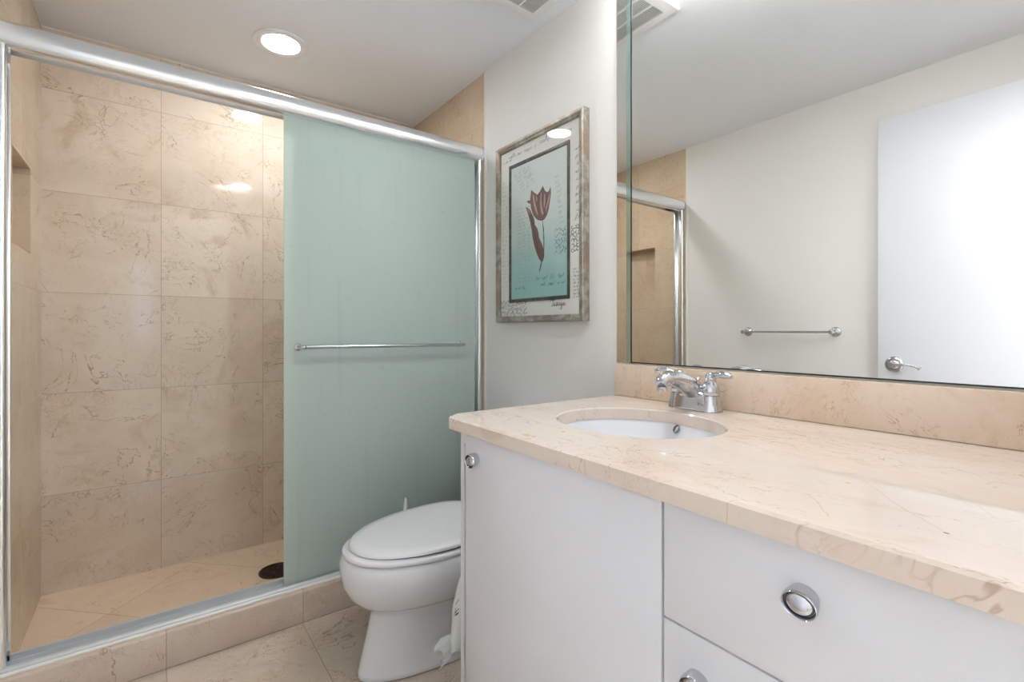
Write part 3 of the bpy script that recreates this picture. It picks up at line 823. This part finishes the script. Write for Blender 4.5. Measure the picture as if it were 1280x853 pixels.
def aqua():
    m, nt, b = newmat('aqua_print')
    tc = N(nt, 'ShaderNodeTexCoord'); sp = N(nt, 'ShaderNodeSeparateXYZ'); link(nt, tc.outputs['Object'], sp.inputs[0])
    n = N(nt, 'ShaderNodeTexNoise'); n.inputs['Scale'].default_value = 9; n.inputs['Detail'].default_value = 5; link(nt, tc.outputs['Object'], n.inputs['Vector'])
    h = math_node(nt, 'ADD', sp.outputs[2], math_node(nt, 'MULTIPLY', math_node(nt, 'SUBTRACT', n.outputs['Fac'], 0.5), 0.22))
    link(nt, mixcol(nt, maprange(nt, h, 0.12, 0.52), lin(150, 194, 192), lin(208, 216, 210)), b.inputs['Base Color'])
    b.inputs['Roughness'].default_value = 0.5
    return m
bm = NB()
XP = XM - 0.0012
box(bm, XP, XM - 0.0005, iy0 + 0.010, iy1 - 0.010, iz0 + 0.010, iz1 - 0.010)
ink = Ink(bm, XP - 0.0002)
def pp(x, y):      # photo detail coordinates of the flower -> (y, z) on the print
    p = on_x(630 + x / 5.69, 230 + y / 5.69, XP); return (p.y, p.z)
def shape(pts, mi, dx=0.0): ink.fill([pp(*q) for q in pts], mi, dx)
def line(pts, wdt, mi, dx=0.0):
    k = Ink(bm, XP - 0.0002 + dx); k.stroke([(p.x, p.y) for p in smooth_path([pp(*q) + (0,) for q in pts], 5)], wdt, mi)
FL, FD, FH = 1, 2, 3
shape([(155, 163), (172, 172), (188, 188), (205, 225), (216, 250), (220, 292), (238, 318), (246, 350), (250, 385), (270, 425), (284, 470), (287, 510), (278, 548), (266, 556), (250, 535), (236, 505), (218, 450), (204, 390), (196, 330), (184, 262), (170, 212)], FL)
line([(160, 168), (192, 235), (212, 330), (235, 430), (262, 540)], 0.0012, FD, -0.0002)
line([(272, 250), (281, 330), (284, 420), (282, 500), (272, 552)], 0.0022, FD)
line([(270, 545), (262, 580), (252, 625)], 0.0024, FD)
shape([(155, 131), (172, 118), (188, 118), (192, 138), (178, 142), (166, 128)], FL)
shape([(194, 42), (215, 62), (238, 78), (246, 100), (258, 50), (276, 13), (292, 48), (304, 58), (318, 52), (333, 18), (334, 70), (326, 130), (318, 180), (306, 222), (284, 252), (258, 260), (232, 250), (210, 226), (194, 180), (186, 120), (190, 78)], FL)
for pts in ([(244, 98), (240, 150), (248, 200), (264, 250)], [(300, 62), (307, 110), (298, 180), (276, 246)], [(210, 222), (236, 250), (262, 258), (286, 250), (306, 220)]):
    line(pts, 0.0013, FD, -0.0002)
def blade(pts, mi, dx): shape(pts, mi, dx)
blade([(204, 70), (214, 84), (222, 130), (234, 180), (244, 222), (236, 218), (222, 186), (210, 140)], FH, -0.0003)
blade([(262, 66), (268, 60), (266, 110), (272, 160), (282, 206), (276, 226), (262, 196), (256, 140)], FH, -0.0003)
blade([(288, 66), (294, 78), (294, 130), (286, 176), (282, 150), (284, 104)], FH, -0.0003)
blade([(324, 66), (326, 84), (318, 130), (304, 180), (294, 208), (298, 170), (310, 122)], FH, -0.0003)
blade([(228, 84), (236, 96), (236, 130), (230, 116)], FH, -0.0003)
blade([(163, 170), (176, 186), (188, 216), (184, 214), (172, 192)], FH, -0.0003)
for k in range(22):
    ink.script(iy1 - 0.055, iz1 - 0.20 - k * 0.0145, 0.085, 0.010, 0.2, 0.0004, 4)
for k in range(6):
    ink.script(iy1 - 0.03 - k * 0.012, iz1 - 0.055 - k * 0.014, 0.11 - k * 0.006, 0.016, 0.35, 0.0005, 4, drop=0.02)
for k in range(10):
    ink.script(iy0 + 0.085 - 0.003 * k, iz1 - 0.12 - k * 0.02, 0.03, 0.016, 0.5, 0.0005, 4, n=3)
ink.script(iy0 + 0.20, iz0 + 0.085, 0.16, 0.018, 0.3, 0.0007, 5)
ink.script(iy0 + 0.17, iz0 + 0.060, 0.14, 0.015, 0.3, 0.0007, 5)
ink.script(iy1 - 0.04, iz0 + 0.055, 0.07, 0.012, 0.3, 0.0006, 5)
for i in range(4):
    for j in range(6):
        ink.curl(iy0 + 0.022 + i * 0.017, iz0 + 0.178 + j * 0.017, 0.0095, rs.uniform(0, 6.28), rs.choice((-1, 1)), 0.0009, 5)
obj('tulip_print', bm, [aqua(), plain('tulip_wine', lin(118, 82, 78), 0.5), plain('tulip_dark', lin(74, 50, 48), 0.5), plain('tulip_pale', lin(182, 152, 144), 0.5), plain('print_ink_pale', lin(150, 168, 164), 0.6), plain('print_ink_dark', lin(84, 100, 100), 0.6)], pic, smooth=None)
bm = NB(); box(bm, PF + 0.0075, PF + 0.0080, py0 + 0.020, py1 - 0.020, pz0 + 0.020, pz1 - 0.020); obj('glass', bm, M_PANE, pic, smooth=None)

# ------------------------------------------------------------------ towel bar on the left wall
tb = thing('towel_bar', 'slim chrome towel bar on the left wall, seen in the mirror', 'towel bar', (-L, 1.272, -0.009 + CAM_H))
tz = -0.009 + CAM_H; tx = -L + 0.062
for y in (1.040, 1.504):
    bm = NB(); lathe(bm, [(0.0265, 0), (0.0265, 0.004), (0.022, 0.009), (0.016, 0.011), (0.0095, 0.016), (0.0085, 0.048), (0.0115, 0.052), (0.0125, 0.062), (0.0105, 0.071), (0.004, 0.074)], T((-L + 0.0004, y, tz)) @ AX_POSX, 32)
    obj('bracket', bm, M_CHROME, tb, smooth=50)
bm = NB(); tube(bm, [(tx, 1.040, tz), (tx, 1.504, tz)], 0.0058, 14); obj('bar', bm, M_CHROME, tb)

# ------------------------------------------------------------------ toilet
TY = 1.50
to = thing('toilet', 'white porcelain toilet with closed lid between vanity and shower', 'toilet', (0.85, TY, 0))
def egg(xf, xb, hw, z, n=56, xm=None, e=1.0, eb=0.7):
    """egg outline: rounded front at xf, squarer back at xb, widest at xm"""
    xm = xm if xm is not None else xf + (xb - xf) * 0.58
    out = []
    for k in range(n):
        t = 2 * PI * k / n; c, s = math.cos(t), math.sin(t)
        if c > 0: x = xm - (xm - xf) * c ** e
        else: x = xm + (xb - xm) * abs(c) ** eb
        out.append((x, TY + hw * math.copysign(abs(s) ** (0.92 if c > 0 else 0.75), s), z))
    return out
def tilt(r): return [(x, y, z + 0.009 * max(0, x - 0.52) / 0.48) for x, y, z in r]
bm = NB()
loft(bm, [egg(0.522, 1.13, 0.108, 0.0005, e=1.1), egg(0.518, 1.13, 0.111, 0.006), egg(0.520, 1.13, 0.110, 0.02), egg(0.530, 1.12, 0.105, 0.06), egg(0.548, 1.11, 0.101, 0.13), egg(0.560, 1.10, 0.101, 0.185), egg(0.562, 1.10, 0.106, 0.205),
          egg(0.545, 1.09, 0.125, 0.218), egg(0.515, 1.08, 0.150, 0.236), egg(0.490, 1.07, 0.171, 0.264), egg(0.474, 1.06, 0.184, 0.300), egg(0.468, 1.05, 0.190, 0.340), egg(0.469, 1.05, 0.190, 0.365), egg(0.475, 1.05, 0.187, 0.379), egg(0.483, 1.04, 0.180, 0.384)])
obj('bowl', bm, M_PORC, to, smooth=60)
bm = NB()
loft(bm, [egg(0.480, 1.00, 0.184, 0.3845), egg(0.476, 1.00, 0.188, 0.388), egg(0.476, 1.00, 0.188, 0.397), egg(0.480, 1.00, 0.185, 0.401)])
obj('seat', bm, M_PLAST, to, smooth=60)
bm = NB(); loft(bm, [egg(0.505, 0.99, 0.170, 0.4005), egg(0.505, 0.99, 0.170, 0.4085)]); obj('lid_gap_shade', bm, M_DARK, to)  # dark filler standing in for the shade between seat and lid
bm = NB()
loft(bm, [tilt(egg(0.499, 1.005, 0.178, 0.4035)), tilt(egg(0.496, 1.005, 0.182, 0.406)), tilt(egg(0.498, 1.005, 0.182, 0.414)), tilt(egg(0.506, 1.00, 0.176, 0.420)), tilt(egg(0.54, 0.98, 0.152, 0.4225)), egg(0.62, 0.93, 0.09, 0.4285), egg(0.70, 0.88, 0.03, 0.4295)])
obj('lid', bm, M_PLAST, to, smooth=60)
bm = NB()
for y in (TY - 0.07, TY + 0.07): tube(bm, [(1.012, y - 0.02, 0.408), (1.012, y + 0.02, 0.408)], 0.012, 14)
box(bm, 0.99, 1.06, TY - 0.10, TY + 0.10, 0.384, 0.398, 0.004)
obj('hinge', bm, M_PLAST, to)
bm = NB(); box(bm, 1.045, D - 0.004, TY - 0.20, TY + 0.20, 0.34, 0.70, 0.02, 4); obj('tank', bm, M_PORC, to, smooth=50)
bm = NB(); box(bm, 1.035, D - 0.003, TY - 0.21, TY + 0.21, 0.7005, 0.735, 0.01, 4); obj('tank_lid', bm, M_PORC, to, smooth=50)
bm = NB(); tube(bm, [(1.046, TY + 0.14, 0.65), (1.025, TY + 0.14, 0.65), (1.022, TY + 0.125, 0.648), (1.022, TY + 0.06, 0.640)], [0.009, 0.008, 0.007, 0.006], 12); obj('flush_lever', bm, M_CHROME, to)

# brush standing behind the bowl; only the tip of its handle shows
bxp, byp = 0.800, 1.775
tbz = 0.432
br = thing('toilet_brush', 'white brush handle tip sticking up behind the toilet lid', 'toilet brush', (bxp, byp, 0))
bm = NB(); lathe(bm, [(0.045, 0.0005), (0.05, 0.01), (0.043, 0.10), (0.038, 0.14), (0.035, 0.14), (0.04, 0.10), (0.045, 0.012)], T((bxp, byp, 0)), 28); obj('holder', bm, M_PLAST, br)
bm = NB(); lathe(bm, [(0.006, 0.02), (0.006, 0.30), (0.009, 0.36), (0.0085, 0.39), (0.0065, 0.415), (0.004, tbz - 0.004), (0.0015, tbz)], T((bxp, byp, 0)), 16); obj('handle', bm, M_PLAST, br)

# plastic bag hung on the vanity's end panel
m, nt, b = newmat('thin_white_plastic')
b.inputs['Base Color'].default_value = lin(228, 232, 228); b.inputs['Roughness'].default_value = 0.28
b.inputs['Subsurface Weight'].default_value = 0.15; b.inputs['Subsurface Radius'].default_value = (0.01, 0.01, 0.01)
M_BAG = m
bg = thing('plastic_bag', 'crumpled white plastic bag hanging between toilet and vanity', 'bag', (0.74, 1.135, 0.23))
bm = NB()
rings = []
nb = 44
for i in range(17):
    t = i / 16
    z = 0.455 - t * 0.215
    prof_w = 0.5 + 0.5 * math.sin(min(1, t * 1.6) * PI / 2)
    xl = 0.633 + 0.055 * (1 - t) ** 2.2 + (0.004 if t > .9 else 0)
    xr = 0.86
    cx, hx = (xl + xr) / 2, (xr - xl) / 2
    hy_ = 0.044 * prof_w * (1 - 0.35 * max(0, t - .7) / .3)
    ring = []
    for k in range(nb):
        a = 2 * PI * k / nb
        wr = 1 + 0.10 * math.sin(5 * a + 3 * t) * (0.3 + t) + 0.10 * noise.noise(Vector((math.cos(a) * 2.4, math.sin(a) * 2.4, t * 5)))
        y = 1.128 + hy_ * math.sin(a) * wr
        ring.append((cx + hx * math.cos(a) * (1 + (wr - 1) * 0.35), max(1.0765, y), z + 0.006 * noise.noise(Vector((math.cos(a) * 3, t * 4, math.sin(a) * 3)))))
    rings.append(ring)
loft(bm, rings)
obj('bag_body', bm, M_BAG, bg, smooth=80)
bm = NB()                    # gathered, flaring tail at the lower front corner
fan_rings = []
root = Vector((0.690, 1.140, 0.272))
dirv = Vector((-0.82, 0.05, -0.42)).normalized(); side = Vector((0.40, 0.1, -0.86)).normalized(); nrmv = dirv.cross(side)
for i in range(9):
    t = i / 8
    c = root + dirv * (0.088 * t)
    hw = 0.011 + 0.028 * t ** 1.1; ring = []
    for k in range(40):
        a = 2 * PI * k / 40
        ruff = 1 + 0.35 * t * math.sin(7 * a + 2 * t) + 0.12 * t * math.sin(13 * a)
        ring.append(c + side * (hw * math.cos(a)) + nrmv * (0.010 + 0.006 * t) * math.sin(a) * ruff + dirv * (0.012 * t * math.sin(5 * a + 1) + 0.006 * math.cos(a * 3) * t))
    fan_rings.append(ring)
loft(bm, fan_rings)
obj('bag_tail', bm, M_BAG, bg, smooth=80)
# dark lettering printed on the bag, laid on its surface
from mathutils.bvhtree import BVHTree
body = [o for o in bg.children if o.name.startswith('bag_body')][0]
bvh = BVHTree.FromPolygons([v.co + wloc(body) for v in body.data.vertices], [p.vertices[:] for p in body.data.polygons])
bm = NB()
eye = Vector((0, 0, CAM_H))
def bagstroke(uvs, wdt):
    pts = []; nn = Vector((0, 0, 0))
    for u, v in [(p.x, p.y) for p in smooth_path([(u, v, 0) for u, v in uvs], 4)]:
        hit, n, _, _ = bvh.ray_cast(eye, ray(u, v).normalized())
        if hit is None: continue
        if n.dot(ray(u, v)) > 0: n = -n
        pts.append(hit + n * 0.0006); nn += n
    if len(pts) > 2: ribbon(bm, pts, wdt, 0, nn.normalized())
bagstroke([(570, 760), (568, 771)], 0.0012); bagstroke([(569, 766), (574, 761)], 0.0010); bagstroke([(569, 766), (573, 768)], 0.0010)
bagstroke([(569, 770), (574, 765.5)], 0.0016); bagstroke([(574, 749), (569.5, 756)], 0.0009)
if len(bm.faces): obj('printed_letters', bm, plain('bag_print', lin(60, 62, 66), 0.4), bg, smooth=None)
